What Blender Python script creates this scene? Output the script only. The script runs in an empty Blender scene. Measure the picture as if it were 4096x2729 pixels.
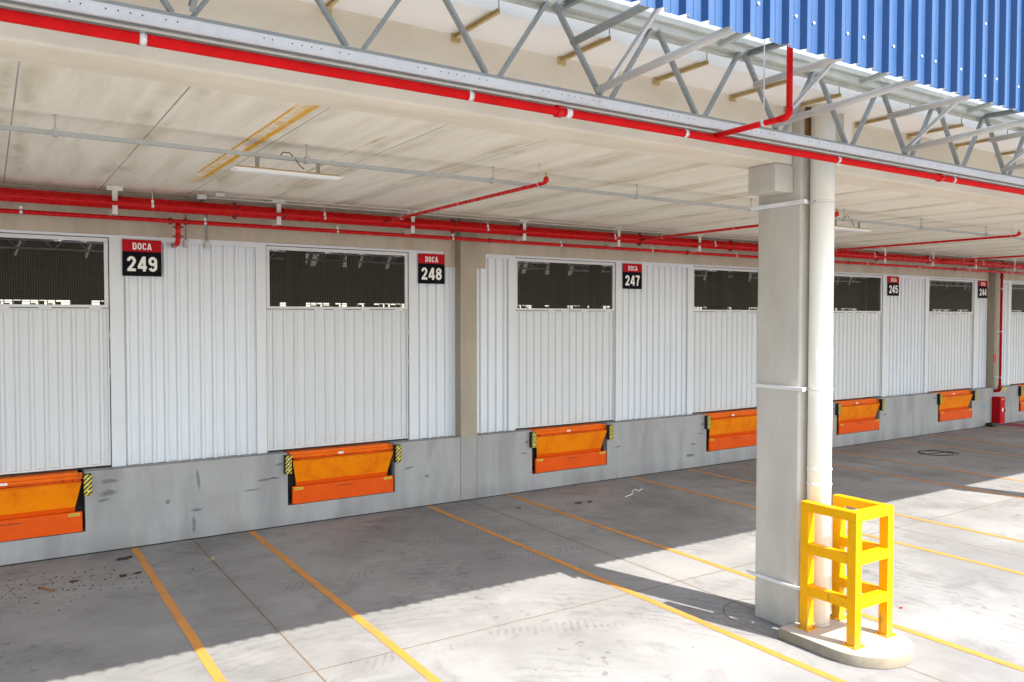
import bpy, math, random
from mathutils import Vector, Matrix
random.seed(7)
R = math.radians
# ------------------------------------------------------------------ camera, sky, sun
S = bpy.context.scene
cam = bpy.data.cameras.new('camera'); camo = bpy.data.objects.new('camera', cam)
S.collection.objects.link(camo); S.camera = camo
cam.sensor_width = 36; cam.lens = 3222.65 / 4096 * 36; cam.clip_start = .05; cam.clip_end = 2000
camo.location = (0, -13.114, 3.44)
camo.rotation_euler = (R(90 - 1.664), R(-.018), -0.57797)
W = bpy.data.worlds.new('World'); S.world = W; W.use_nodes = True
nt = W.node_tree; bg = nt.nodes['Background']
sky = nt.nodes.new('ShaderNodeTexSky'); sky.sky_type = 'NISHITA'; sky.sun_disc = False
SUN_EL = math.atan(.925 * math.cos(math.atan(.295))); SUN_AZ = math.atan2(.283, -.959)
sky.sun_elevation = SUN_EL; sky.sun_rotation = SUN_AZ; sky.air_density = 1; sky.dust_density = 1.5
nt.links.new(sky.outputs[0], bg.inputs[0]); bg.inputs[1].default_value = .145
sun = bpy.data.lights.new('sun', 'SUN'); sun.energy = 3.5; sun.angle = R(.42); sun.color = (1, .95, .88)
suno = bpy.data.objects.new('sun', sun); S.collection.objects.link(suno)
sd = Vector((-.295, 1, 0)).normalized() * math.cos(SUN_EL) + Vector((0, 0, -math.sin(SUN_EL)))
suno.rotation_euler = sd.to_track_quat('-Z', 'Y').to_euler(); suno.location = (20, -40, 40)
S.view_settings.view_transform = 'Standard'; S.view_settings.look = 'None'
S.view_settings.exposure = 1.62; S.view_settings.gamma = 1
S.render.engine = 'CYCLES'
try:
    S.cycles.max_bounces = 6; S.cycles.diffuse_bounces = 5; S.cycles.glossy_bounces = 2; S.cycles.transmission_bounces = 3; S.cycles.transparent_max_bounces = 4
except Exception: pass

# ------------------------------------------------------------------ helpers
COL = S.collection
def link(o): COL.objects.link(o); return o
def wloc(o):
    v = Vector((0, 0, 0))
    while o is not None: v = v + Vector(o.location); o = o.parent
    return v
def tag(o, label=None, cat=None, group=None, kind=None):
    if label: o['label'] = label
    if cat: o['category'] = cat
    if group: o['group'] = group
    if kind: o['kind'] = kind
    return o
def empty(name, loc, label=None, cat=None, group=None, parent=None):
    o = bpy.data.objects.new(name, None); o.empty_display_size = .1
    link(o); o.parent = parent
    o.location = Vector(loc) - (wloc(parent) if parent else Vector((0, 0, 0)))
    return tag(o, label, cat, group)
class MB:
    def __init__(s): s.v = []; s.f = []; s.m = []; s.k = 0; s.sm = []
    def face(s, idx, smooth=False): s.f.append(idx); s.m.append(s.k); s.sm.append(smooth)
    def box(s, x0, x1, y0, y1, z0, z1):
        b = len(s.v)
        s.v += [(x, y, z) for z in (z0, z1) for y in (y0, y1) for x in (x0, x1)]
        for q in ((0, 2, 3, 1), (4, 5, 7, 6), (0, 1, 5, 4), (2, 6, 7, 3), (0, 4, 6, 2), (1, 3, 7, 5)):
            s.face([b + i for i in q])
        return s
    def _frame(s, p0, p1, up=(0, 0, 1)):
        p0, p1 = Vector(p0), Vector(p1); d = (p1 - p0).normalized(); up = Vector(up)
        if abs(d.dot(up)) > .99: up = Vector((0, 1, 0))
        a = d.cross(up).normalized(); b = a.cross(d).normalized(); return p0, p1, a, b
    def tube(s, p0, p1, r, n=14, r1=None, caps=True):
        p0, p1, a, b = s._frame(p0, p1); k = len(s.v); r1 = r if r1 is None else r1
        for p, rr in ((p0, r), (p1, r1)):
            for i in range(n):
                t = 2 * math.pi * i / n; q = p + (a * math.cos(t) + b * math.sin(t)) * rr; s.v.append(tuple(q))
        for i in range(n):
            j = (i + 1) % n; s.face([k + i, k + j, k + n + j, k + n + i], True)
        if caps: s.face([k + i for i in range(n)][::-1]); s.face([k + n + i for i in range(n)])
        return s
    def bar(s, p0, p1, w, h, up=(0, 0, 1)):
        p0, p1, a, b = s._frame(p0, p1, up); k = len(s.v)
        for p in (p0, p1):
            for i, j in ((-1, -1), (1, -1), (1, 1), (-1, 1)): s.v.append(tuple(p + a * i * w / 2 + b * j * h / 2))
        for i in range(4): j = (i + 1) % 4; s.face([k + i, k + j, k + 4 + j, k + 4 + i])
        s.face([k + 3, k + 2, k + 1, k]); s.face([k + 4, k + 5, k + 6, k + 7]); return s
    def angle(s, p0, p1, w, t, up=(0, 0, 1)):       # C-section: web plus two flanges
        P0, P1, a, b = s._frame(p0, p1, up)
        s.bar(P0, P1, t, w, up)
        for g in (-1, 1):
            o = b * (w / 2 - t / 2) * g + a * (w * .3); s.bar(P0 + o, P1 + o, w * .55, t, up)
        return s
    def path(s, pts, r, n=12):
        pts = [Vector(p) for p in pts]; k0 = len(s.v); a = None
        for i, p in enumerate(pts):
            d = (pts[min(i + 1, len(pts) - 1)] - pts[max(i - 1, 0)]).normalized()
            if a is None:
                u = Vector((0, 0, 1)) if abs(d.z) < .9 else Vector((1, 0, 0)); a = d.cross(u).normalized()
            else: a = (a - d * a.dot(d)).normalized()
            b = a.cross(d)
            for j in range(n): t = 2 * math.pi * j / n; s.v.append(tuple(p + (a * math.cos(t) + b * math.sin(t)) * r))
        for i in range(len(pts) - 1):
            for j in range(n): q = (j + 1) % n; s.face([k0 + i * n + j, k0 + i * n + q, k0 + (i + 1) * n + q, k0 + (i + 1) * n + j], True)
        s.face([k0 + j for j in range(n)][::-1]); s.face([k0 + (len(pts) - 1) * n + j for j in range(n)]); return s
    def prism(s, poly, z0, z1, smooth=False):       # polygon in xy
        k = len(s.v); n = len(poly)
        s.v += [(x, y, z0) for x, y in poly] + [(x, y, z1) for x, y in poly]
        for i in range(n): j = (i + 1) % n; s.face([k + i, k + j, k + n + j, k + n + i], smooth)
        s.face([k + i for i in range(n)][::-1]); s.face([k + n + i for i in range(n)]); return s
    def profile(s, pts, fn, v0, v1, nv=1):          # open profile polyline swept: fn(u, d, v) -> xyz
        k = len(s.v); n = len(pts)
        for i in range(nv + 1):
            v = v0 + (v1 - v0) * i / nv
            for u, d in pts: s.v.append(fn(u, d, v))
        for i in range(nv):
            for j in range(n - 1): a = k + i * n + j; s.face([a, a + 1, a + n + 1, a + n])
        return s
    def build(s, name, mats, parent=None, bevel=0, label=None, solid=0):
        me = bpy.data.meshes.new(name); o = wloc(parent) if parent else Vector((0, 0, 0))
        me.from_pydata([(x - o.x, y - o.y, z - o.z) for x, y, z in s.v], [], s.f)
        if not isinstance(mats, (list, tuple)): mats = [mats]
        for m in mats: me.materials.append(m)
        me.polygons.foreach_set('material_index', s.m); me.polygons.foreach_set('use_smooth', s.sm); me.update()
        ob = bpy.data.objects.new(name, me); link(ob); ob.parent = parent
        if bevel:
            b = ob.modifiers.new('bevel', 'BEVEL'); b.width = bevel; b.segments = 2; b.limit_method = 'ANGLE'; b.angle_limit = R(40)
        if solid:
            b = ob.modifiers.new('thick', 'SOLIDIFY'); b.thickness = solid; b.offset = 0
        if label: ob['label'] = label
        return ob
def kids(o): return [c for c in COL.objects if c.parent is o]
def copy_tree(o, parent=None, cache=None):
    c = o.copy(); COL.objects.link(c); c.parent = parent
    for ch in kids(o): copy_tree(ch, c)
    return c
def trap(u0, u1, pitch, web, ridge, depth, phase=0):
    """trapezoidal sheet profile: (u, outward offset)"""
    valley = pitch - 2 * web - ridge; pts = []
    n = int((u1 - u0) / pitch) + 3; s0 = u0 + phase - pitch
    raw = []
    for i in range(n + 1):
        s = s0 + i * pitch
        raw += [(s, 0), (s + web, depth), (s + web + ridge, depth), (s + 2 * web + ridge, 0),
                (s + 2 * web + ridge + valley * .42, 0), (s + 2 * web + ridge + valley * .46, depth * .09), (s + 2 * web + ridge + valley * .54, depth * .09), (s + 2 * web + ridge + valley * .58, 0)]
    def at(u):
        for (a, da), (b, db) in zip(raw, raw[1:]):
            if a <= u <= b: return da + (db - da) * (u - a) / max(b - a, 1e-9)
        return 0
    pts = [(u0, at(u0))] + [(u, d) for u, d in raw if u0 < u < u1] + [(u1, at(u1))]
    return pts

# ------------------------------------------------------------------ materials
class NB:
    def __init__(s, name, rough=.6, metal=0, spec=.5):
        s.m = bpy.data.materials.new(name); s.m.use_nodes = True; s.t = s.m.node_tree
        s.b = s.t.nodes['Principled BSDF']; s.b.inputs['Roughness'].default_value = rough
        s.b.inputs['Metallic'].default_value = metal; s.b.inputs['Specular IOR Level'].default_value = spec
        s.geo = s.t.nodes.new('ShaderNodeNewGeometry'); s.tc = s.t.nodes.new('ShaderNodeTexCoord')
        s.P = s.geo.outputs['Position']; s.O = s.tc.outputs['Object']
    def n(s, typ, **kw):
        x = s.t.nodes.new(typ)
        for k, v in kw.items(): setattr(x, k, v)
        return x
    def put(s, sock, v):
        if hasattr(v, 'is_output') or isinstance(v, bpy.types.NodeSocket): s.t.links.new(v, sock)
        elif isinstance(v, (tuple, list)) and len(v) == 3 and sock.type == 'RGBA': sock.default_value = (*v, 1)
        else: sock.default_value = v
    def math(s, op, a, b=0, c=0, clamp=False):
        x = s.n('ShaderNodeMath', operation=op, use_clamp=clamp); s.put(x.inputs[0], a); s.put(x.inputs[1], b); s.put(x.inputs[2], c); return x.outputs[0]
    def xyz(s, v): x = s.n('ShaderNodeSeparateXYZ'); s.t.links.new(v, x.inputs[0]); return x.outputs
    def scale(s, v, sc, off=(0, 0, 0)):
        x = s.n('ShaderNodeMapping'); s.t.links.new(v, x.inputs[0]); x.inputs['Scale'].default_value = sc; x.inputs['Location'].default_value = off; return x.outputs[0]
    def noise(s, v, sc=5, det=4, rough=.55, dist=0):
        x = s.n('ShaderNodeTexNoise'); s.t.links.new(v, x.inputs['Vector']); x.inputs['Scale'].default_value = sc; x.inputs['Detail'].default_value = min(det, 4)
        x.inputs['Roughness'].default_value = rough; x.inputs['Distortion'].default_value = dist; return x.outputs['Fac']
    def ramp(s, v, a, b, lo=0., hi=1.):
        x = s.n('ShaderNodeMapRange', interpolation_type='SMOOTHSTEP'); s.put(x.inputs[0], v); x.inputs[1].default_value = a; x.inputs[2].default_value = b
        x.inputs[3].default_value = lo; x.inputs[4].default_value = hi; return x.outputs[0]
    def mix(s, f, a, b, mode='MIX'):
        x = s.n('ShaderNodeMix', data_type='RGBA', blend_type=mode); s.put(x.inputs[0], f); s.put(x.inputs[6], a); s.put(x.inputs[7], b); return x.outputs[2]
    def col(s, c): s.put(s.b.inputs['Base Color'], c); return s
    def rough(s, c): s.put(s.b.inputs['Roughness'], c); return s
    def bump(s, h, st=.3, dist=.01):
        x = s.n('ShaderNodeBump'); x.inputs['Strength'].default_value = st; x.inputs['Distance'].default_value = dist; s.put(x.inputs['Height'], h)
        s.t.links.new(x.outputs[0], s.b.inputs['Normal']); return s
def paint(name, c, rough=.45, metal=0, dirt=.12, sc=3, dark=.75, spec=.5):
    m = NB(name, rough, metal, spec); f = m.ramp(m.noise(m.P, sc, 6, .6), .35, .75, 0, 1)
    f = m.math('MULTIPLY', f, dirt * 4, clamp=True); m.col(m.mix(f, c, tuple(x * dark for x in c)))
    m.rough(m.ramp(m.noise(m.P, sc * 4, 3), .3, .7, rough * .85, min(1, rough * 1.2))); return m.m

# concrete slab of the yard
g = NB('yard_concrete', .75, 0, .3); X, Y, Z = g.xyz(g.P)
big = g.noise(g.P, .35, 5, .6); mid = g.noise(g.scale(g.P, (.7, 1.25, 1)), 1.3, 6, .62, .6); fine = g.noise(g.P, 22, 4, .7)
c = g.mix(g.ramp(big, .3, .7), (.215, .213, .208), (.335, .332, .325))
c = g.mix(g.math('MULTIPLY', g.ramp(mid, .5, .75), .26), c, (.19, .185, .183))
c = g.mix(g.ramp(fine, .35, .7, 0, .16), c, (.17, .165, .16))
# tyre scuffs: thin bowed bands that come and go
w = g.n('ShaderNodeTexWave', wave_type='RINGS', rings_direction='Z'); g.t.links.new(g.scale(g.P, (1, 1, 1), (-3, 9, 0)), w.inputs[0])
w.inputs['Scale'].default_value = 1.9; w.inputs['Distortion'].default_value = 7; w.inputs['Detail'].default_value = 3; w.inputs['Detail Scale'].default_value = 1.4
sk = g.math('MULTIPLY', g.ramp(w.outputs['Fac'], .62, .92), g.ramp(g.noise(g.P, .55, 3, .5), .48, .64, 0, .42))
sk = g.math('MULTIPLY', sk, g.ramp(g.noise(g.P, 6, 5, .7), .3, .65)); c = g.mix(sk, c, (.13, .127, .13))
# tread dashes along two wheel paths
def path_(y0, amp, x0, x1):
    yc = g.math('ADD', y0, g.math('MULTIPLY', g.math('SINE', g.math('MULTIPLY', X, .45)), amp)); d = g.math('ABSOLUTE', g.math('SUBTRACT', Y, yc))
    band = g.ramp(d, .10, .17, 1, 0); sw = g.n('ShaderNodeTexWave', wave_type='BANDS', bands_direction='DIAGONAL'); g.t.links.new(g.scale(g.P, (1, -.6, 1)), sw.inputs[0])
    sw.inputs['Scale'].default_value = 6.5; sw.inputs['Distortion'].default_value = 2.5; sw.inputs['Detail'].default_value = 3
    q = g.math('MULTIPLY', band, g.ramp(sw.outputs['Fac'], .45, .8)); q = g.math('MULTIPLY', q, g.math('MULTIPLY', g.ramp(X, x0, x0 + 1.5), g.ramp(X, x1 - 1.5, x1, 1, 0)))
    return g.math('MULTIPLY', q, g.ramp(g.noise(g.P, 1.7, 5, .6), .42, .60, 0, .42))
tr = g.math('MAXIMUM', path_(-3.55, .5, 2.2, 8.5), g.math('MAXIMUM', path_(-2.25, .35, 4.8, 9.5), g.math('MAXIMUM', path_(-6.6, .9, 1.0, 7), path_(-1.7, .2, 9, 16))))
c = g.mix(tr, c, (.115, .112, .118))
# few dark oily spots
bl = g.math('MULTIPLY', g.ramp(g.noise(g.P, 1.1, 7, .68, .8), .50, .68), .42); c = g.mix(bl, c, (.155, .150, .148))
lt = g.math('MULTIPLY', g.ramp(g.noise(g.scale(g.P, (1, 1, 1), (11, 4, 0)), .8, 6, .66, .5), 0.54, .70), .2); c = g.mix(lt, c, (.42, .415, .405))
# oil drips along the middle of each bay
bx_ = g.math('PINGPONG', g.math('SUBTRACT', X, 5.10 - 4.9 * 20), 2.45)
dr = g.math('MULTIPLY', g.ramp(bx_, .0, .75, 1, 0), g.ramp(g.noise(g.P, 5.5, 3, .5), .60, .68, 0, .5)); c = g.mix(dr, c, (.09, .085, .08))
sp = g.math('MULTIPLY', g.ramp(g.noise(g.P, 2.1, 5, .6), .66, .74), .4); c = g.mix(sp, c, (.14, .13, .12))
# saw-cut joints
def joint(co, off, per, wd):
    t = g.math('PINGPONG', g.math('SUBTRACT', co, off), per / 2); return g.math('LESS_THAN', t, wd)
wob = g.math('MULTIPLY', g.math('SUBTRACT', g.noise(g.P, 14, 2), .5), .02)
jx = joint(g.math('ADD', X, wob), 7.53 - 4.9 * 20, 4.9, .010); jy = joint(g.math('ADD', Y, wob), -5.575 - 5.6 * 10, 5.6, .009)
j = g.math('MAXIMUM', jx, jy)
# round-ended pour round the columns
def stad(x0):
    dx = g.math('SUBTRACT', X, x0); yy = g.math('MINIMUM', g.math('MAXIMUM', Y, -8.2), -6.98); dy = g.math('SUBTRACT', Y, yy)
    r = g.math('SQRT', g.math('ADD', g.math('MULTIPLY', dx, dx), g.math('MULTIPLY', dy, dy))); return g.math('MULTIPLY', g.math('GREATER_THAN', Y, -7.6), g.math('LESS_THAN', g.math('ABSOLUTE', g.math('SUBTRACT', r, .5)), .008))
j = g.math('MAXIMUM', j, g.math('MAXIMUM', stad(7.55), stad(17.3)))
edge = g.ramp(g.math('PINGPONG', g.math('SUBTRACT', X, 7.53 - 4.9 * 20), 2.45), 0, .12, .22, 0); c = g.mix(edge, c, (.23, .215, .195))
c = g.mix(g.math('MULTIPLY', j, .9), c, (.16, .11, .07)); g.col(c)
g.rough(g.ramp(mid, .3, .7, .6, .85)); g.bump(g.math('ADD', g.math('MULTIPLY', fine, .5), g.math('MULTIPLY', j, -2)), .25, .004)
M_GROUND = g.m

# yellow floor paint, worn
g = NB('line_paint', .6); f1 = g.noise(g.P, 26, 4, .7); f2 = g.noise(g.scale(g.P, (1, .4, 1)), 5, 4, .6)
c = g.mix(g.ramp(f2, .45, .75, 0, .75), (.63, .265, .045), (.42, .21, .06)); c = g.mix(g.ramp(f1, .56, .72, 0, .6), c, (.30, .25, .19)); g.col(c); M_LINE = g.m

def concrete(name, base, dark, stain=None, streak=(1, 1, .12), sc=3, amt=.6, bump=.25):
    g = NB(name, .85, 0, .2); a = g.noise(g.scale(g.P, streak), sc, 6, .62, .3); b = g.noise(g.P, 1.1, 5, .6); f = g.noise(g.P, 35, 3, .7)
    c = g.mix(g.ramp(a, .38, .72, 0, amt), base, dark); c = g.mix(g.ramp(b, .45, .75, 0, amt), c, tuple((x + y) / 2 for x, y in zip(base, dark)))
    if stain: c = g.mix(g.ramp(g.noise(g.scale(g.P, streak, (5, 3, 1)), sc * .7, 5, .6), .58, .78, 0, .55), c, stain)
    c = g.mix(g.ramp(f, .3, .75, 0, .12), c, dark)
    v = g.n('ShaderNodeTexVoronoi'); g.t.links.new(g.P, v.inputs['Vector']); v.inputs['Scale'].default_value = 9; v.inputs['Randomness'].default_value = 1
    c = g.mix(g.ramp(v.outputs['Distance'], .06, .04, 0, .6), c, tuple(x * .6 for x in dark))
    xx_, yy_, zz_ = g.xyz(g.P); fl = g.math('PINGPONG', g.math('ADD', zz_, g.math('MULTIPLY', g.noise(g.P, 2, 2), .01)), 1.22)
    c = g.mix(g.math('MULTIPLY', g.math('LESS_THAN', fl, .004), .35), c, dark)
    c = g.mix(g.math('MULTIPLY', g.ramp(zz_, 0, .35, 1, 0), g.ramp(b, .35, .65, .1, .5)), c, tuple(x * .75 for x in dark))
    g.col(c); g.bump(g.math('ADD', f, a), bump, .004); return g.m
M_PLINTH = concrete('dock_wall_concrete', (.38, .385, .385), (.25, .25, .25), (.33, .295, .235), (1, 1, .22), 2.2, .75)
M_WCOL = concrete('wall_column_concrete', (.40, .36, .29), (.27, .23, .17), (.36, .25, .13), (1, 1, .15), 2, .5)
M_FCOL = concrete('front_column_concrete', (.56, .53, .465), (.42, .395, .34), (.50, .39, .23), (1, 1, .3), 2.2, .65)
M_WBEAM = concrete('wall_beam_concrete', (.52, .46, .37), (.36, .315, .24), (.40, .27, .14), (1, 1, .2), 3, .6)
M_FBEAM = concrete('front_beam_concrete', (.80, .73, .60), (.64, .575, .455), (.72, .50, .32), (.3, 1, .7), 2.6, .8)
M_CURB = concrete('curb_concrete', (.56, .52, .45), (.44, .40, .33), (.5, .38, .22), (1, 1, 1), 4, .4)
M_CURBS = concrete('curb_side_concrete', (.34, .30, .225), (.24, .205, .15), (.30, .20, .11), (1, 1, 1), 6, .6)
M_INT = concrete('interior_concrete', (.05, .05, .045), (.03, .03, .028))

# scuffs on the dock wall are a surface wear pattern of their own
g = NB('x'); bpy.data.materials.remove(g.m)

# ceiling planks: stains run along each plank edge, rusty water marks on one plank
g = NB('ceiling_concrete', .85, 0, .2); X, Y, Z = g.xyz(g.P)
PP = 1.175; u = g.math('PINGPONG', g.math('SUBTRACT', X, .23 - PP * 20), PP / 2)
wb = g.math('MULTIPLY', g.math('SUBTRACT', g.noise(g.scale(g.P, (1, .35, 1)), 1.6, 3, .5), .5), .34); uu = g.math('ADD', u, wb)
a = g.noise(g.scale(g.P, (3.2, .30, 1)), 1.8, 6, .6, .15); f = g.noise(g.P, 30, 3, .7)
c = g.mix(g.ramp(a, .32, .8), (.93, .885, .77), (.79, .73, .58))
bandm = g.math('MULTIPLY', g.ramp(g.math('ABSOLUTE', g.math('SUBTRACT', uu, .10)), 0, .14, 1, 0), g.ramp(g.noise(g.scale(g.P, (.8, .45, 1)), 1.5, 6, .65), .36, .68, .1, .85))
bandm = g.math('MULTIPLY', bandm, g.ramp(g.noise(g.P, 11, 5, .7), .25, .7, .55, 1))
c = g.mix(bandm, c, (.50, .435, .28)); c = g.mix(g.ramp(g.noise(g.scale(g.P, (1, .25, 1), (3, 9, 0)), .9, 4, .6), .5, .8, 0, .4), c, (.62, .57, .44))
c = g.mix(g.ramp(f, .4, .8, 0, .12), c, (.34, .30, .22))
def streakline(x0, wdt, y0, y1):
    d = g.math('ABSOLUTE', g.math('SUBTRACT', g.math('ADD', X, g.math('MULTIPLY', g.math('SUBTRACT', g.noise(g.P, 5, 3), .5), .03)), x0))
    m = g.ramp(d, wdt * .3, wdt, 1, 0); m = g.math('MULTIPLY', m, g.ramp(Y, y0, y0 + .4)); m = g.math('MULTIPLY', m, g.ramp(Y, y1 - .4, y1, 1, 0)); return m
st = g.math('MULTIPLY', g.math('MAXIMUM', streakline(2.31, .022, -6.3, -2.0), streakline(2.455, .045, -6.6, -1.6)), g.ramp(g.noise(g.scale(g.P, (2, .6, 1)), 3, 5, .65), .25, .45, .3, 1))
c = g.mix(st, c, (.78, .38, .0))
st2 = g.math('MULTIPLY', streakline(2.40, .10, -6.6, -1.2), g.ramp(g.noise(g.P, 7, 5, .7), .42, .62, 0, .8)); c = g.mix(st2, c, (.80, .50, .12))
st3 = g.math('MULTIPLY', streakline(3.46, .03, -5.6, -1.5), g.ramp(g.noise(g.scale(g.P, (2, .6, 1)), 2, 5, .6), .4, .6, 0, .7)); c = g.mix(st3, c, (.55, .33, .08))
jn = g.math('LESS_THAN', u, .0065); c = g.mix(g.math('MULTIPLY', jn, .75), c, (.16, .12, .08))
c = g.mix(g.math('MULTIPLY', g.ramp(g.math('ABSOLUTE', g.math('SUBTRACT', uu, .035)), 0, .03, 1, 0), .35), c, (.75, .72, .66))
g.col(c); g.bump(g.math('ADD', f, g.math('MULTIPLY', jn, -3)), .3, .005); M_CEIL = g.m

def sheet(name, base):
    g = NB(name, .42); X, Y, Z = g.xyz(g.P); dk = tuple(x * .72 for x in base)
    c = g.mix(g.ramp(g.noise(g.scale(g.P, (5, 1, .22)), 2.2, 5, .6), .5, .85, 0, .3), base, dk)
    c = g.mix(g.math('MULTIPLY', g.ramp(Z, 1.2, 1.6, 1, 0), g.ramp(g.noise(g.scale(g.P, (3, 1, 1)), 4, 5, .65), .4, .75, 0, .4)), c, tuple(x * y for x, y in zip(base, (.66, .62, .55))))
    c = g.mix(g.ramp(g.noise(g.P, 17, 5, .7), .67, .74, 0, .5), c, (.42, .40, .37)); c = g.mix(g.ramp(g.noise(g.P, .5, 2), .3, .7, 0, .25), c, tuple(x * .86 for x in base))
    g.col(c); g.bump(g.noise(g.P, 1.6, 2, .5), .06, .010); return g.m
M_WHITE = sheet('white_sheet_steel', (.69, .74, .80)); M_DOOR = sheet('door_sheet_steel', (.63, .665, .70))
M_DFRAME = paint('door_frame_steel', (.63, .65, .665), .42, 0, .06, 3, .85)
M_TRIM = paint('trim_steel', (.65, .69, .735), .42, 0, .06, 2, .86)
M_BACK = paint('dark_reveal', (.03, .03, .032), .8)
M_MESH = paint('mesh_wire', (.13, .12, .09), .5, 0)
M_BLUE = paint('blue_sheet_steel', (.022, .072, .190), .40, 0, .05, 1.2, .85, .5)
g = NB('roof_sheet_white', .5); g.col((.84, .85, .86)); tb = g.n('ShaderNodeBsdfTranslucent'); tb.inputs[0].default_value = (.85, .9, .95, 1); ms = g.n('ShaderNodeMixShader'); ms.inputs[0].default_value = .55
g.t.links.new(g.b.outputs[0], ms.inputs[1]); g.t.links.new(tb.outputs[0], ms.inputs[2]); g.t.links.new(ms.outputs[0], g.t.nodes['Material Output'].inputs[0]); M_ROOFW = g.m
M_SHEETBACK = paint('sheet_back_white', (.80, .80, .80), .5, 0, .03)
M_GALV = paint('galvanised_steel', (.30, .32, .305), .42, .15, .12, 9, .7)
M_GALVD = paint('weathered_galvanised_steel', (.60, .61, .54), .5, .1, .12, 7, .75)
M_GALVL = paint('bright_galvanised_steel', (.74, .745, .74), .4, .1, .12, 12, .82)
M_TUBE = paint('pale_tube_steel', (.60, .59, .55), .42, .3, .12, 6, .78)
M_GUT = paint('gutter_sheet_white', (.90, .885, .855), .5, 0, .05, 1, .9)
M_TAN = paint('tan_bracket_steel', (.60, .45, .21), .55, .1, .15, 6, .6)
M_RED = paint('red_pipe_paint', (.60, .002, .003), .26, 0, .06, 3, .8, .3)
M_REDF = paint('faded_red_pipe_paint', (.70, .004, .006), .45, 0, .2, 4, .75, .15)
M_REDD = paint('red_coupling_paint', (.30, .006, .008), .42, 0, .1, 5, .6)
M_BRK = paint('cream_bracket_paint', (.72, .70, .64), .5, 0, .08, 6, .85)
g = NB('yellow_guard_paint', .45, 0, .15); X, Y, Z = g.xyz(g.P)
c = g.mix(g.ramp(g.noise(g.P, 6, 5, .6), .4, .75, 0, .45), (.82, .395, .0), (.68, .30, .0))
c = g.mix(g.ramp(g.noise(g.P, 34, 4, .65), .66, .71, 0, .8), c, (.28, .17, .07))
c = g.mix(g.math('MULTIPLY', g.ramp(Z, .12, .42, 1, 0), g.ramp(g.noise(g.P, 18, 5, .7), .35, .65, 0, .6)), c, (.40, .24, .08))
c = g.mix(g.math('MULTIPLY', g.ramp(g.noise(g.scale(g.P, (1, 1, .25)), 12, 4, .6), .60, .66, 0, .5), g.ramp(Z, .4, .9, 1, .2)), c, (.16, .10, .04))
g.col(c); g.bump(g.noise(g.P, 40, 3), .08, .002); M_YEL = g.m
M_PVC = paint('cream_pipe_paint', (.90, .86, .745), .35, 0, .05, 2, .93)
M_CLIP = paint('zinc_clip', (.75, .76, .77), .3, .6)
M_BLK = paint('black_rubber', (.015, .015, .016), .65)
M_PIT = paint('dark_pit', (.012, .010, .009), .9)
M_SIGNR = paint('sign_red', (.45, .006, .014), .5, 0, .02, spec=.1); M_SIGNB = paint('sign_black', (.006, .008, .012), .6, 0, .02, spec=.05)
M_SIGNW = paint('sign_white', (.82, .82, .80), .5, 0, .02)
M_LAMP = paint('lamp_diffuser', (.82, .82, .80), .4, 0, .01); M_BOX = paint('grey_plastic_box', (.55, .55, .53), .5)
M_LBLY = paint('label_yellow', (.70, .62, .05), .5); M_LBLW = paint('label_white', (.8, .8, .8), .5)
M_RUST = paint('rusty_plate', (.26, .12, .03), .8, 0, .3, 8, .5); M_DIRT = paint('dark_debris', (.045, .025, .018), .9, 0, .3, 20, .4)
M_REDP = paint('red_floor_paint', (.36, .03, .05), .7, 0, .3, 6, .5); M_LEAF = paint('dry_leaf', (.28, .13, .03), .8, 0, .2, 20, .5)
M_CYAN = paint('blue_sticker', (.05, .3, .6), .5)
# orange leveller paint, and its tread-plate version
M_OR = paint('orange_leveller_paint', (.80, .14, .0), .45, 0, .12, 5, .72, .18)
M_ORR = paint('red_orange_leveller_paint', (.76, .088, .0), .45, 0, .12, 5, .75, .18)
g = NB('orange_tread_plate', .45, 0, .18); X, Y, Z = g.xyz(g.O); sc = 1 / .026
U = g.math('MULTIPLY', X, sc); V = g.math('MULTIPLY', Z, sc)
fu, fv = g.math('FRACT', U), g.math('FRACT', V); par = g.math('MODULO', g.math('ABSOLUTE', g.math('ADD', g.math('FLOOR', U), g.math('FLOOR', V))), 2)
a, b = g.math('SUBTRACT', fu, .5), g.math('SUBTRACT', fv, .5); sg = g.math('SUBTRACT', g.math('MULTIPLY', par, 2), 1); b2 = g.math('MULTIPLY', b, sg)
al = g.math('ABSOLUTE', g.math('ADD', a, b2)); ac = g.math('ABSOLUTE', g.math('SUBTRACT', a, b2))
dash = g.math('MULTIPLY', g.math('LESS_THAN', al, .62), g.math('LESS_THAN', ac, .13))
wear = g.ramp(g.noise(g.P, 2.2, 6, .65), .42, .68, 0, .7)
c = g.mix(wear, (.92, .26, .0), (.74, .13, .0)); c = g.mix(g.math('MULTIPLY', dash, .4), c, (.36, .08, .01)); c = g.mix(g.ramp(g.noise(g.P, 9, 4, .7), .62, .75, 0, .5), c, (.2, .06, .02))
g.col(c); g.bump(dash, .5, .004); M_TREAD = g.m
# hazard stripes
g = NB('hazard_stripes', .6); X, Y, Z = g.xyz(g.O); t = g.math('FRACT', g.math('MULTIPLY', g.math('SUBTRACT', Z, X), 1 / .066))
c = g.mix(g.math('LESS_THAN', t, .5), (.62, .52, .03), (.012, .012, .012)); g.col(c); M_HAZ = g.m

# ------------------------------------------------------------------ ground
m = MB(); N = 1; m.v += [(-220, -260, 0), (260, -260, 0), (260, .02, 0), (-220, .02, 0)]; m.face([0, 1, 2, 3])
ground = m.build('ground', M_GROUND); tag(ground, kind='structure')
# continuing yard beyond the warehouse
m = MB(); m.v += [(-220, .02, -.004), (260, .02, -.004), (260, 400, -.004), (-220, 400, -.004)]; m.face([0, 1, 2, 3])
tag(m.build('far_ground', M_GROUND), kind='structure')

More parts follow.
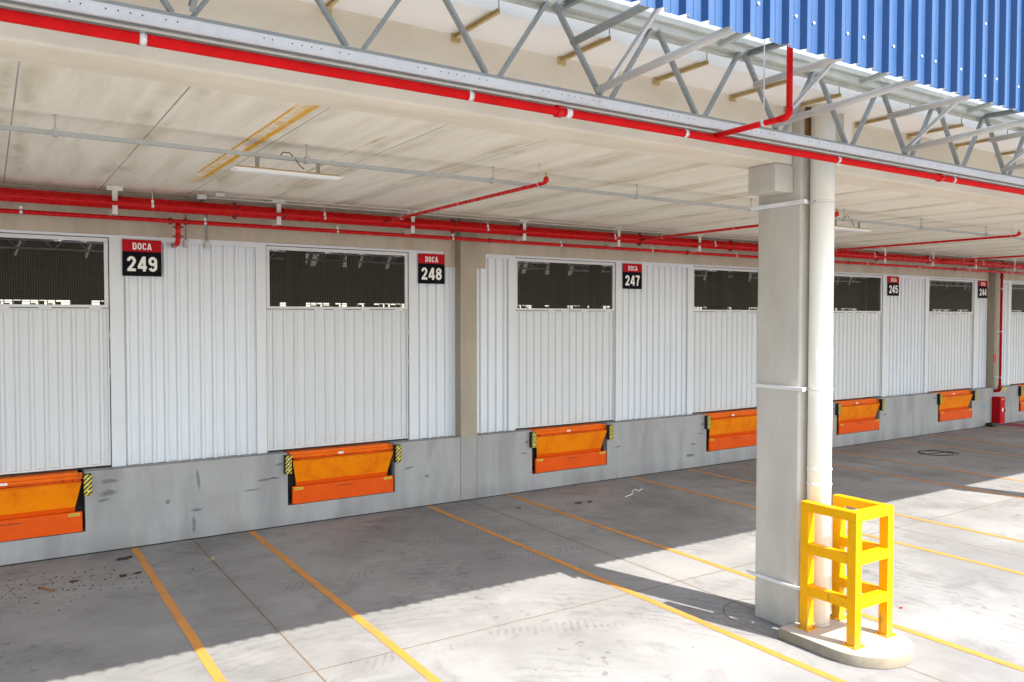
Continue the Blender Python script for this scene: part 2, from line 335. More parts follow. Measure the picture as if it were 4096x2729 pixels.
lines = [1.80, 3.51, 6.71, 8.44, 11.61, 13.29, 16.52, 18.22, 21.42, 23.12, 26.32, 28.02, 31.2, 32.9]
LL = ['yellow floor line running out from the wall beneath dock sign 249', 'yellow floor line just left of the orange leveler of dock 248',
      'yellow floor line just left of the bare concrete wall column', 'yellow floor line just right of the bare concrete wall column',
      'yellow floor line passing right of the column with the yellow guard', 'yellow floor line starting left of the orange leveler of dock 246',
      'yellow floor line starting right of the orange leveler of dock 246', 'yellow floor line starting left of the orange leveler of dock 245',
      'yellow floor line starting right of the orange leveler of dock 245', 'yellow floor line starting left of the orange leveler of dock 244',
      'yellow floor line reaching the wall beside the red hose cabinet', 'yellow floor line on the far side of the red hose cabinet',
      'second yellow floor line beyond the red hose cabinet', 'farthest yellow floor line at the right edge of the yard']
LL[4] = 'yellow floor line starting right of the orange leveler of dock 247'
for x, lb in zip(lines, LL):
    m = MB(); n = 60; w0 = .05; k = 0
    for i in range(n + 1):
        y = -.04 - 19 * i / n; a = random.uniform(-.004, .004)
        m.v += [(x - w0 + a, y, .004), (x + w0 + a, y, .004)]
        if i: m.face([2 * i - 2, 2 * i - 1, 2 * i + 1, 2 * i])
    tag(m.build('floor_line', M_LINE), lb, 'floor line', 'yellow bay lines painted on the floor')

# ------------------------------------------------------------------ warehouse
XA, XB = -9.0, 60.0
wh = empty('warehouse', (0, 0, 0), 'long concrete dock warehouse with white corrugated wall panels and loading doors', 'warehouse')
LEV = [-5.60, -.70, 4.20, 9.10, 14.0, 18.89, 23.78, 28.66, 33.55, 38.45]      # left edge of each leveller apron
def pit(l): return (l - .07, l + 1.86)
m = MB(); xs = XA
for l in LEV:
    a, b = pit(l); m.box(xs, a, 0, .62, 0, 1.2); m.box(a, b, .001, .62, 0, .33); m.box(a, b, .45, .60, .33, 1.19); xs = b
m.box(xs, XB, 0, .62, 0, 1.2)
plinth = m.build('base_wall', M_PLINTH, wh)
for l in LEV: a, b = pit(l); MB().box(a + .002, b - .002, .40, .44, .331, 1.17).build('pit_back', M_PIT, wh)
# dark joint where floor meets wall
m = MB(); m.box(XA, XB, -.030, -.001, .001, .010); m.build('wall_foot_joint', M_PIT, wh)
# wall columns, with short corbels
def wall_column(x):
    m = MB(); m.box(x - .175, x + .175, -.004, .5, 1.2005, 5.30); m.k = 1; m.box(x - .175, x + .175, -.004, .5, 0, 1.2)
    c = m.build('wall_column', [M_WCOL, M_PLINTH], wh)
    m = MB(); m.box(x - .183, x - .176, -.0045, 0, 0, 1.2).box(x + .176, x + .183, -.0045, 0, 0, 1.2); m.build('joint_gap', M_RUST, c)
    MB().box(x - .43, x - .177, .188, .5, 4.385, 4.665).build('corbel', M_WBEAM, c, bevel=.01); MB().box(x + .177, x + .49, .188, .5, 4.385, 4.665).build('corbel', M_WBEAM, c, bevel=.01)
for x in (7.585, 27.09, 46.6): wall_column(x)
xs = XA; m = MB()
for x in (7.585, 27.09, 46.6): m.box(xs, x - .177, .19, .5, 4.67, 5.29); xs = x + .177
m.box(xs, XB, .19, .5, 4.67, 5.29); m.build('wall_beam', M_WBEAM, wh)
m = MB(); m.box(XA, XB, -6.97, .52, 5.30, 5.62); m.build('ceiling_slab', M_CEIL, wh)
# steel seat strip between ceiling and beam
m = MB(); m.box(XA, XB, .05, .188, 5.262, 5.296); m.build('ceiling_seat', M_WBEAM, wh)
# front beam and front columns
FC = [7.55, 17.29, 27.03, 36.8, -2.2]
xs = XA; m = MB()
for x in sorted(FC): m.box(xs, x - .201, -7.42, -6.97, 5.09, 6.25); xs = x + .201
m.box(xs, XB, -7.42, -6.97, 5.09, 6.25); m.build('front_beam', M_FBEAM, wh, bevel=.02)
for x in FC:
    m = MB(); m.box(x - .2, x + .2, -7.53, -6.95, 0, 6.25)
    c = m.build('front_column', M_FCOL, wh, bevel=.022)
    MB().box(x - .50, x - .201, -7.43, -7.06, 4.79, 5.088).build('corbel', M_FCOL, c, bevel=.012); MB().box(x + .201, x + .50, -7.43, -7.06, 4.79, 5.088).build('corbel', M_FCOL, c, bevel=.012)
# unseen wall above the canopy, added to keep sun out; roof, interior
m = MB(); m.box(XA, XB, .1, .5, 5.625, 8.3); m.build('unseen_upper_wall', M_INT, wh)
m = MB(); m.box(XA - 20, XB + 60, .63, 40, 1.10, 1.195); m.build('interior_floor', M_INT, wh)
m = MB(); y = .51
for k in range(4):
    m.box(XA - 20, XB + 60, y, y + 8.6, 8.0, 8.03); y += 9.9
m.box(XA - 20, XB + 60, y - .4 , 40.3, 8.0, 8.03)
rq = random.Random(9)
for k in range(4):
    x = XA - 20
    while x < XB + 60:
        w_ = rq.choice((.3, .8, 1.9, 3.4)); m.box(x, x + w_, .51 + 8.601 + 9.9 * k, .51 + 9.899 + 9.9 * k, 8.001, 8.029); x += w_ + rq.uniform(.08, .42)
m.build('roof', M_INT, wh)
m = MB(); m.box(XA - 20, XB + 60, 40, 40.3, 0, 3.5).box(XA - 20, XB + 60, 40, 40.3, 4.45, 8.0)
rr = random.Random(3); m2 = MB(); x = XA - 20
while x < XB + 60:
    w_ = rr.choice((.35, .6, 1.1)); m.box(x, x + w_, 40.002, 40.298, 3.5, 4.45); x0_ = x + w_; x += rr.choice((2.6, 4.9, 3.4, 4.1))
    n_ = int((x - x0_) / .42)
    for q in range(1, n_): m2.box(x0_ + q * .42, x0_ + q * .42 + .05, 40.05, 40.1, 3.5, 4.45)
    m2.box(x0_, x, 40.04, 40.11, 4.33, 4.35).box(x0_, x, 40.03, 40.12, 3.70, 3.78)
    for q in range(n_ + 1):
        if rr.random() < .8: m2.box(x0_ + q * .42 + .06, x0_ + q * .42 + rr.choice((.3, .42)), 40.13, 40.2, 3.5, 3.5 + rr.choice((.76, .84, .90)))
m.build('rear_wall', M_INT, wh); tag(m2.build('rear_window_bars', M_BACK, wh), kind='stuff')
for kx in range(-2, 8):
    for y in (10.4, 20.3, 30.2): MB().box(-2.2 + 9.75 * kx, -1.75 + 9.75 * kx, y, y + .5, 1.2, 7.99).build('interior_column', M_INT, wh)
m = MB()
for y in (5.4, 10.1, 15.3, 20.0, 25.2, 30.0, 35.2):
    m.box(XA - 20, XB + 60, y, y + .08, 7.75, 7.83).box(XA - 20, XB + 60, y, y + .08, 6.95, 7.03); x = XA - 20; s = 1
    while x < XB + 60:
        m.bar((x, y + .04, 6.99 if s > 0 else 7.79), (x + .8, y + .04, 7.79 if s > 0 else 6.99), .05, .05); x += .8; s = -s
m.build('interior_truss', M_GALVL, wh)

# wall panels, trims and doors
DL = [3.87 + 4.905 * k for k in range(-2, 8)]; DW = 2.565
def dl(k): return DL[k]
PAN = []
cols = (7.585, 27.09)
for i in range(len(DL) - 1):
    a, b = DL[i] + DW + .20, DL[i + 1] - .175; seg = [(a, b)]
    for cx in cols:
        if a < cx < b: seg = [(a, cx - .176), (cx + .176, b)]
    PAN += seg
for a, b in PAN:
    m = MB(); pts = trap(a, b, .179, .024, .036, .038, .01)
    m.profile(pts, lambda u, d, v: (u, .245 - d, v), 1.205, 4.60); m.k = 1
    for z in (1.30, 2.42, 3.60):
        u = a + .06
        while u < b - .03: m.tube((u, .235, z), (u, .249, z), .008, 6); u += .179
    for z in [1.6 + .45 * k for k in range(7)]:
        for u in (a + .012, b - .012): m.tube((u, .235, z), (u, .249, z), .007, 6)
    p = m.build('wall_panel', [M_WHITE, M_BOX], wh)
    m = MB(); m.box(a, b, .150 if False else .196, .204, 4.585, 4.668); m.build('head_trim', M_TRIM, p)
    m = MB(); m.box(a, b, .250, .258, 1.20, 4.66); m.build('backing_board', M_BACK, p)
for i, x in enumerate(DL):
    # jamb trims are their own flat flashings each side of the opening
    m = MB(); m.box(x - .175, x - .012, .196, .27, 1.203, 4.668); m.box(x + DW + .012, x + DW + .20, .196, .27, 1.203, 4.668)
    m.box(x - .012, x + DW + .012, .196, .27, 4.628, 4.668); m.build('door_surround', M_TRIM, wh, bevel=.003)
def door(x):
    d = empty('door', (x, .22, 1.2), parent=wh)
    z1, z2, z3 = 1.232, 3.575, 4.618; f = .055; y0, y1 = .222, .262
    m = MB(); m.box(x, x + DW, y0, y1, z3 - .058, z3).box(x, x + DW, y0, y1, z2 + .01, z2 + .052)
    m.box(x, x + f, y0, y1, z2 + .053, z3 - .059).box(x + DW - f, x + DW, y0, y1, z2 + .053, z3 - .059)
    m.build('upper_frame', M_DFRAME, d, bevel=.004)
    m = MB(); a, b, c, e = x + f, x + DW - f, z2 + .053, z3 - .059; t = .0018; p = .0305
    n = int((b - a) / p)
    for k in range(1, n): u = a + (b - a) * k / n; m.box(u - t, u + t, .238, .241, c, e)
    n = int((e - c) / p)
    for k in range(1, n): v = c + (e - c) * k / n; m.box(a, b, .2412, .2442, v - t, v + t)
    m.build('wire_mesh', M_MESH, d)
    m = MB(); m.box(x, x + DW, y0, y1, z1, z1 + .028).box(x, x + DW, y0, y1, z2 - .022, z2)
    m.box(x, x + .024, y0, y1, z1 + .029, z2 - .023).box(x + DW - .024, x + DW, y0, y1, z1 + .029, z2 - .023)
    for u in (.35, .5, .72, 1.0): m.box(x + DW * u * .9, x + DW * u * .9 + .16, y0 - .006, y0 - .001, z2 - .004, z2 + .014)
    for u in (1.85, 2.4): m.box(x + DW - .005, x + DW + .01, y0 - .012, y0 - .001, z1 + u - .5, z1 + u - .4)
    m.build('lower_frame', M_DFRAME, d, bevel=.003)
    m = MB(); pts = trap(x + .0245, x + DW - .0245, .179, .022, .034, .026, .07)
    m.profile(pts, lambda u, dd, v: (u, .254 - dd, v), z1 + .029, z2 - .023); m.k = 1
    u = x + .1
    while u < x + DW - .05: m.tube((u, .246, 2.42), (u, .258, 2.42), .007, 6); m.tube((u, .246, 1.275), (u, .258, 1.275), .007, 6); u += .179
    m.build('lower_leaf', [M_DOOR, M_BOX], d)
    m = MB(); m.box(x - .01, x + DW + .01, .275, .283, 1.21, 3.60); m.box(x - .05, x + .03, .29, .30, 3.601, 4.70).box(x + DW - .03, x + DW + .05, .29, .30, 3.601, 4.70).box(x + .0301, x + DW - .0301, .29, .30, 4.58, 4.70); m.build('gap_leak_blocker', M_BACK, d)  # black boards added behind the door gaps to stop light leaks
    return d
d0 = door(DL[0])
for x in DL[1:]:
    c = copy_tree(d0, wh); c.location.x = x

# ------------------------------------------------------------------ lettering
def text(body, cx, y, cz, h, mat, name, parent, xs=1.0, bold=.0, tilt=None):
    cu = bpy.data.curves.new('t', 'FONT'); cu.body = body; cu.align_x = 'CENTER'; cu.align_y = 'CENTER'; cu.size = 1; cu.offset = bold; cu.resolution_u = 4
    cu.space_character = 1.0
    o = bpy.data.objects.new('t', cu); link(o); dg = bpy.context.evaluated_depsgraph_get(); me = bpy.data.meshes.new_from_object(o.evaluated_get(dg))
    bpy.data.objects.remove(o)
    zs = [v.co.y for v in me.vertices]; xx = [v.co.x for v in me.vertices]; hh = max(zs) - min(zs); zc = (max(zs) + min(zs)) / 2; xc = (max(xx) + min(xx)) / 2; s = h / hh
    p = wloc(parent)
    for v in me.vertices:
        X_, Z_ = (v.co.x - xc) * s * xs, (v.co.y - zc) * s; v.co = (cx + X_ - p.x, y - p.y, cz + Z_ - p.z)
    for q in me.polygons: q.flip() if q.normal.y > 0 else None
    me.materials.clear(); me.materials.append(mat); me.name = name
    ob = bpy.data.objects.new(name, me); link(ob); ob.parent = parent; return ob
def ribbon(m, P, t, closed=False):
    P = [Vector((x, z)) for x, z in P]; n = len(P); k = len(m.v); L = []
    for i in range(n):
        a = P[(i - 1) % n] if (closed or i > 0) else None; b = P[(i + 1) % n] if (closed or i < n - 1) else None
        d1 = (P[i] - a).normalized() if a is not None else (b - P[i]).normalized(); d2 = (b - P[i]).normalized() if b is not None else d1
        d = (d1 + d2).normalized(); nn = Vector((-d.y, d.x)); f = t / 2 / max(.5, d.dot(d2)); L += [P[i] + nn * f, P[i] - nn * f]
    m.v += [(p.x, 0, p.y) for p in L]
    for i in range(n if closed else n - 1): j = (i + 1) % n; m.face([k + 2 * i, k + 2 * j, k + 2 * j + 1, k + 2 * i + 1])
def arc(cx, cz, rx, rz, a0, a1, n=12): return [(cx + rx * math.cos(R(a0 + (a1 - a0) * i / n)), cz + rz * math.sin(R(a0 + (a1 - a0) * i / n))) for i in range(n + 1)]
def rot180(P): return [(.56 - x, 1 - z) for x, z in P]
six = [arc(.28, .31, .185, .215, 0, 345, 24), arc(.28, .70, .185, .205, 20, 180) + [(.095, .5), (.095, .31)]]
GL = {'2': [arc(.28, .70, .18, .205, 185, -30, 16) + [(.33, .40), (.13, .15)], [(.02, .095), (.55, .095)]], '4': [[(.41, 0), (.41, 1)], [(0, .27), (.57, .27)], [(.37, .95), (.07, .29)]],
      '5': [[(.09, .905), (.53, .905)], [(.14, .95), (.115, .46)], arc(.28, .34, .185, .245, 145, -165, 18)], '6': six, '7': [[(.02, .905), (.55, .905)], [(.46, .9), (.31, .55), (.23, .0)]],
      '8': [arc(.28, .725, .165, .18, 0, 345, 22), arc(.28, .295, .19, .20, 0, 345, 22)], '9': [rot180(p) for p in six],
      'D': [[(.10, 0), (.10, 1)], [(.15, .905), (.24, .905)] + arc(.26, .70, .205, .205, 90, 0, 8) + arc(.26, .30, .205, .205, 0, -90, 8) + [(.15, .095)]],
      'O': [arc(.28, .70, .185, .205, 0, 180) + arc(.28, .30, .185, .205, 180, 360)], 'C': [arc(.28, .70, .185, .205, 5, 180) + arc(.28, .30, .185, .205, 180, 355)],
      'A': [[(.06, 0), (.27, .98)], [(.52, 0), (.31, .98)], [(.14, .26), (.44, .26)]]}
def glyphs(body, cx, y, cz, h, w, mat, name, parent, T=.18):
    m = MB(); adv = .67; tot = adv * len(body) - .11; sx = w / tot
    for i, ch in enumerate(body):
        for q, P in enumerate(GL[ch]):
            k0 = len(m.v); cl = (ch in '8O') or (ch in '69' and q == 0); ribbon(m, P[:-1] if (cl and ch == 'O') else P, T, cl)
            for k in range(k0, len(m.v)): x, _, z = m.v[k]; m.v[k] = (cx + (x + adv * i - tot / 2) * sx, y - .0002 * q, cz + (z - .5) * h)
    return m.build(name, mat, parent)
SG = {249: (1, 'to the right of the leftmost door'), 248: (2, 'left of the bare concrete wall column'), 247: (3, 'over the panel right of the bare concrete wall column'),
      246: (4, 'half hidden by the front column'), 245: (5, 'right of the front column with the downpipe'), 244: (6, 'beside the corbel of the far wall column'), 243: (7, 'beyond the far wall column')}
for num, (k, where) in SG.items():
    if num == 243: continue
    x = DL[k] + DW + .185; y = .170; w_, z0, z1 = .545, 4.065, 4.612
    s = empty('dock_sign', (x + w_ / 2, y, z0), 'red and black sign DOCA %d %s' % (num, where), 'sign', 'dock number signs')
    m = MB(); m.box(x, x + w_, y, y + .006, z0, z1); m.build('sign_plate', M_SIGNB, s)
    m = MB(); m.box(x, x + w_, y - .003, y - .0005, z1 - .180, z1); m.build('red_band', M_SIGNR, s)
    glyphs('DOCA', x + w_ / 2, y - .006, z1 - .100, .105, .26, M_SIGNW, 'dock_word', s, .17)
    glyphs(str(num), x + w_ / 2, y - .003, z0 + .183, .225, .42, M_SIGNW, 'dock_number', s, .185)

# ------------------------------------------------------------------ dock levellers and bumpers
def leveler(l, label):
    r = 1.82
    t = empty('dock_leveler', (l + r / 2, 0, .34), label, 'dock leveler', 'orange dock levelers set in the wall')
    m = MB(); m.box(l, l + r, -.022, .012, .345, .636); m.box(l + .004, l + .03, -.03, -.0225, .350, .630).box(l + r - .03, l + r - .004, -.03, -.0225, .350, .630)
    m.box(l + .02, l + .1, .0125, .2, .335, .36).box(l + r - .1, l + r - .02, .0125, .2, .335, .36)
    ap = m.build('front_plate', M_ORR, t, bevel=.004)
    text('CARGA MÁX. 6000 kg', l + .93, -.0235, .572, .032, M_BLK, 'load_text', ap, 1.0, .02)
    for q in (l + .018, l + r - .182):
        m = MB(); m.box(q, q + .164, -.0240, -.0226, .580, .618); s = m.build('warning_label', M_LBLY, ap)
        text('CUIDADO', q + .07, -.0250, .599, .022, M_BLK, 'label_text', s, 1.0, .02)
    # hanging lip: tapered tread plate leaning back into the pit
    def pl(z0, ya, xa, z1, yb, xb, th):
        m = MB(); b = 0
        m.v += [(l + xa, ya, z0), (l + r - xa, ya, z0), (l + r - xb, yb, z1), (l + xb, yb, z1), (l + xa, ya + th, z0), (l + r - xa, ya + th, z0), (l + r - xb, yb + th, z1), (l + xb, yb + th, z1)]
        for q in ((0, 1, 2, 3), (7, 6, 5, 4), (0, 4, 5, 1), (1, 5, 6, 2), (2, 6, 7, 3), (3, 7, 4, 0)): m.face(list(q))
        return m
    lip = pl(.70, .050, .085, 1.062, -.045, .006, .018).build('tread_lip', M_TREAD, t)
    pl(.560, .072, .095, .699, .050, .085, .018).build('bevelled_edge', M_ORR, lip)  # redder colour stands in for the shading below the lip's bend
    m = MB(); m.box(l + .002, l + r - .002, -.040, .0, 1.0645, 1.078); m.build('hinge_edge', M_OR, lip, bevel=.003)
    m = MB(); m.box(l - .02, l + r - .035, .035, .09, 1.100, 1.150).box(l - .02, l + r - .035, .055, .3, 1.1505, 1.195)
    hd = m.build('deck_header', M_OR, t, bevel=.004)
    m = MB(); m.box(l + r - .034, l + r + .012, .02, .10, 1.095, 1.185); m.build('end_cap', M_OR, hd, bevel=.004)
    m = MB(); m.tube((l + .05, .03, 1.088), (l + r - .05, .03, 1.088), .011, 8)
    for u in [.16, .26, .36, .46, .58, 1.18, 1.28, 1.38, 1.48, 1.60, 1.72]: m.box(l + u, l + u + .085, .012, .05, 1.079, 1.0995)
    m.build('hinge_knuckles', M_ORR, t)
    m = MB(); m.box(l + .82, l + .91, .032, .0345, 1.106, 1.142); m.build('maker_label', M_LBLW, hd)
    m = MB(); m.box(l - .06, l + r + .03, .13, .16, .34, 1.09); m.build('dark_pit_plate', M_PIT, t)
    return t
LN = ['far outside', 'of dock 249, cut by the left edge of the photo', 'of dock 248, its tread plate stained brown', 'of dock 247, right of the bare concrete wall column', 'of dock 246, partly behind the front column',
      'of dock 245, just right of the front column', 'of dock 244, nearest the red hose cabinet on its left', 'beyond the red hose cabinet at the right edge']
l0 = leveler(LEV[1], 'orange dock leveler ' + LN[1])
def bumper(x, label):
    t = empty('dock_bumper', (x, 0, .87), label, 'dock bumper', 'striped rubber dock bumpers')
    m = MB(); m.box(x, x + .11, -.095, -.001, .87, 1.18); b = m.build('rubber_block', M_BLK, t, bevel=.008)
    m = MB(); m.box(x + .003, x + .107, -.0985, -.096, .875, 1.175); f = m.build('striped_face', M_HAZ, t)
    for z in (.94, 1.03, 1.12): MB().tube((x + .055, -.1035, z), (x + .055, -.0990, z), .011, 8).build('bolt', M_CLIP, t)
    return t
docks = [250, 249, 248, 247, 246, 245, 244, 243]
b0 = bumper(LEV[1] - .137, 'x'); b0['label'] = 'striped rubber bumper on the left of the dock 249 leveler'
for k in range(1, 8):
    if k > 1:
        c = copy_tree(l0); c.location.x += LEV[k] - LEV[1]; c['label'] = 'orange dock leveler ' + LN[k]
        c = copy_tree(b0); c.location.x += LEV[k] - LEV[1]; c['label'] = 'yellow and black striped bumper on the left of the dock %d leveler' % docks[k]
    c = copy_tree(b0); c.location.x += LEV[k] - LEV[1] + 1.973; c['label'] = 'yellow and black striped bumper on the right of the dock %d leveler' % docks[k]

# ------------------------------------------------------------------ pipes under the ceiling
def rod(m, x, y, z0, z1, r=.005): m.tube((x, y, z0), (x, y, z1), r, 6)
def clip(m, x, y, z, r):     # pipe ring with lug, pipe along X
    m.tube((x - .018, y, z), (x + .018, y, z), r + .004, 16); m.box(x - .016, x + .016, y - .008, y + .008, z + r, z + r + .05)
bx = [1.55 + 2.33 * k for k in range(-2, 14)]
# big main
P1 = empty('fire_main_pipe', (12, -.26, 5.095), 'thick glossy red sprinkler main running under the ceiling along the wall', 'pipe')
m = MB(); m.tube((XA, -.26, 5.095), (XB, -.26, 5.095), .094, 28); m.build('pipe', M_RED, P1)
for x in (3.25, 7.1, 8.6, 11.6, 14.4, 18.2, 20.1, 22.6, 24.9, 26.8, 29):
    m = MB(); m.tube((x - .03, -.26, 5.095), (x + .03, -.26, 5.095), .112, 20); m.box(x - .02, x + .02, -.29, -.23, 4.965, 5.225); m.build('coupling', M_REDD, P1, bevel=.004)
P2 = empty('upper_sprinkler_pipe', (12, -.53, 5.05), 'slim red pipe hung on rods in front of the thick main', 'pipe')
m = MB(); m.tube((XA, -.53, 5.05), (XB, -.53, 5.05), .030, 16); m.build('pipe', M_RED, P2)
for x in [-.4, 2.03, 4.6, 7.68, 10.7, 13.6, 16.6, 19.6, 22.2, 25.1, 28]:
    m = MB(); rod(m, x + .07 if x < 0 else x, -.53, 5.08, 5.3); clip(m, x if x > 0 else x + .07, -.53, 5.05, .030); m.build('hanger', M_CLIP, P2)
for x in (3.95, 10.5, 13.9, 21.4, 27.5):
    m = MB(); m.tube((x - .022, -.53, 5.05), (x + .022, -.53, 5.05), .042, 16); m.build('coupling', M_REDD, P2, bevel=.003)
P3 = empty('lower_sprinkler_pipe', (12, -.17, 4.885), 'thin red pipe below the thick main, with a stub dropping beside sign 249', 'pipe')
m = MB(); m.tube((XA, -.17, 4.885), (XB, -.17, 4.885), .032, 18); m.build('pipe', M_RED, P3)
for x in (.42, 2.83, 4.95, 7.15, 9.6, 12.05, 14.7, 17.2, 19.8, 22.3, 25, 27.6):
    m = MB(); clip(m, x, -.17, 4.885, .032); m.build('pipe_clip', M_CLIP, P3)
for x in (7.95, 13.1, 19.0, 24.2):
    m = MB(); m.tube((x - .025, -.17, 4.885), (x + .025, -.17, 4.885), .046, 16); m.build('coupling', M_REDD, P3, bevel=.003)
m = MB(); m.tube((2.44, -.17, 4.85), (2.44, -.17, 4.66), .038, 18)
m.path([(2.44, -.17, 4.67), (2.44, -.165, 4.615), (2.44, -.14, 4.575), (2.44, -.09, 4.555), (2.44, -.02, 4.55), (2.44, .205, 4.55)], .038, 16)
st = m.build('drop_stub', M_RED, P3)
for z in (4.80, 4.66): m = MB(); m.tube((2.44, -.17, z - .014), (2.44, -.17, z + .014), .055, 16); m.box(2.44 - .075, 2.44 + .075, -.185, -.155, z - .012, z + .012); m.build('coupling', M_REDD, st, bevel=.003)
for x in (2.33, 2.55): MB().tube((x - .02, -.17, 4.885), (x + .02, -.17, 4.885), .050, 16).build('coupling', M_REDD, st, bevel=.003)
# white hanging brackets carrying the main
def bracket(x, label):
    t = empty('pipe_bracket', (x, -.43, 5.3), label, 'pipe bracket', 'cream hanging brackets carrying the thick red main')
    m = MB(); m.box(x - .105, x + .105, -.45, -.441, 5.235, 5.299).box(x - .105, x + .105, -.4405, -.36, 5.290, 5.299); m.build('ceiling_plate', M_BRK, t, bevel=.004)
    m = MB(); m.box(x - .034, x + .034, -.459, -.4505, 4.90, 5.299); m.box(x + .026, x + .034, -.4504, -.42, 4.90, 5.234); m.build('strap', M_BRK, t)
    m = MB(); m.box(x - .034, x - .026, -.4500, .0, 4.90, 4.965).box(x + .018, x + .0255, -.4500, .0, 4.90, 4.965).box(x - .0255, x + .0175, -.4500, .0, 4.976, 4.984); m.build('foot_arm', M_BRK, t); return t
BL = ['far left', 'outside left', 'cream pipe bracket over the left edge of dock 249 sign', 'cream pipe bracket above the door between signs 249 and 248', 'cream pipe bracket left of the sloping red branch near sign 248',
      'cream pipe bracket above the mesh window right of the bare wall column', 'cream pipe bracket above dock sign 247', 'cream pipe bracket left of the front column above door 246']
br0 = bracket(bx[1], 'x')
for k, x in enumerate(bx[2:13]):
    c = copy_tree(br0); c.location.x = x
    names = ['cream pipe bracket just above and left of dock sign 249', 'cream pipe bracket above the left corner of door 248', 'cream pipe bracket above the right corner of door 248',
             'cream pipe bracket right of the bare wall column', 'cream pipe bracket just left of dock sign 247', 'cream pipe bracket just left of the front column', 'cream pipe bracket hidden behind the front column',
             'cream pipe bracket behind the downpipe of the front column', 'first cream pipe bracket right of the front column', 'cream pipe bracket above dock sign 245', 'cream pipe bracket above the window of door 244']
    c['label'] = names[k]
for o in [br0] + kids(br0): bpy.data.objects.remove(o)
c = bracket(bx[13], 'cream pipe bracket beside the red riser of the far wall column')
# sloping branches with sprinkler heads
def branch(x, y1, label):
    t = empty('sprinkler_branch', (x, y1, 5.05), label, 'pipe', 'red sprinkler branches crossing the ceiling')
    m = MB(); m.path([(x, -.53, 5.05), (x, -1, 5.052), (x, y1 + .05, 5.055), (x, y1, 5.063), (x, y1 - .012, 5.10), (x, y1 - .012, 5.125)], .024, 14); m.build('pipe', M_RED, t)
    m = MB(); m.tube((x, y1 - .012, 5.06), (x, y1 - .012, 5.11), .034, 12); m.build('elbow', M_RED, t)
    m = MB(); m.tube((x, y1 - .012, 5.125), (x, y1 - .012, 5.165), .010, 8); m.tube((x, y1 - .012, 5.165), (x, y1 - .012, 5.17), .026, 12); m.build('sprinkler_head', M_TAN, t)
    for y in (y1 + .12, (y1 - 1) / 2, -1.22):
        m = MB(); rod(m, x, y, 5.09, 5.3, .004)
        m.path([(x + .034 * math.cos(a), y, 5.055 + .034 * math.sin(a)) for a in [i * math.pi / 8 for i in range(17)]], .004, 6); m.build('hanger', M_CLIP, t)
branch(5.64, -5.20, 'red sprinkler branch rising across the ceiling left of the front column')
branch(11.35, -5.15, 'red sprinkler branch passing behind the front column')
branch(17.0, -5.25, 'red sprinkler branch ending in the ceiling right of the front column')
branch(22.7, -5.2, 'farthest red sprinkler branch at the right edge')
# riser at the far wall column
t = empty('fire_riser', (26.98, -.17, 1.2), 'dark red vertical fire pipe on the far wall column above the hose cabinet', 'pipe')
m = MB(); m.tube((26.98, -.17, 4.86), (26.98, -.17, 1.22), .038, 16); m.path([(26.98, -.17, 1.25), (26.98, -.17, 1.16), (26.98, -.15, 1.12), (26.98, -.0, 1.10)], .045, 12); m.build('pipe', M_SIGNR, t)
MB().tube((26.98, -.17, 4.70), (26.98, -.17, 4.78), .055, 14).build('coupling', M_REDD, t); MB().tube((26.98, -.17, 1.18), (26.98, -.17, 1.30), .06, 14).build('coupling', M_REDD, t)
m = MB(); m.bar((27.02, -.19, 1.17), (27.27, -.19, 1.18), .05, .05).tube((27.2, -.24, 1.175), (27.2, -.14, 1.175), .045, 10); m.build('valve_handle', M_LBLY, t)
for z in (4.35, 3.0, 1.55): MB().box(26.93, 27.03, -.215, -.0045, z - .014, z + .014).build('clamp', M_CLIP, t)
# hose cabinet
t = empty('hose_cabinet', (26.98, -.12, .07), 'red fire hose cabinet standing at the foot of the far wall column', 'fire cabinet')
m = MB(); m.box(26.83, 27.15, -.25, -.0045, .08, .92); m.build('cabinet_body', M_SIGNR, t, bevel=.006)
m = MB(); m.box(26.85, 27.13, -.262, -.2505, .10, .90); dd = m.build('cabinet_door', M_SIGNR, t, bevel=.005)
m = MB(); m.box(26.93, 27.03, -.2665, -.2625, .84, .875); m.build('label_plate', M_LBLY, dd)
m = MB(); m.prism([(26.985 + .045 * math.cos(a), 0 + .07 * math.sin(a)) for a in [i * math.pi / 6 for i in range(12)]], 0, .004)
m.v = [(x, -.2630 - z, .52 + y) for x, y, z in m.v]; m.build('round_label', M_LBLW, dd)
m = MB(); m.box(27.10, 27.115, -.285, -.2625, .44, .54); m.build('handle', M_BLK, dd)
tag(MB().box(26.9, 27.03, -.016, -.005, 2.02, 2.30).build('fire_sign', M_RED), 'small red fire sign beside the riser on the far wall column', 'sign')
tag(MB().box(26.33, 26.43, -.004, -.001, .60, .70).build('wall_sticker', M_CYAN), 'small blue sticker on the base wall left of the hose cabinet', 'sticker')
m = MB(); m.v += [(27.25, -.05, .004), (28.0, -.05, .004), (28.0, -.75, .004), (27.25, -.75, .004)]; m.face([3, 2, 1, 0]); tag(m.build('red_floor_patch', M_REDP), 'dull red painted patch on the floor by the hose cabinet', 'floor marking')
m = MB(); m.box(26.42, 26.72, -.24, -.04, .005, .12); tag(m.build('wheel_chock', M_BLK, bevel=.03), 'low black rubber chock against the wall left of the hose cabinet', 'wheel chock')

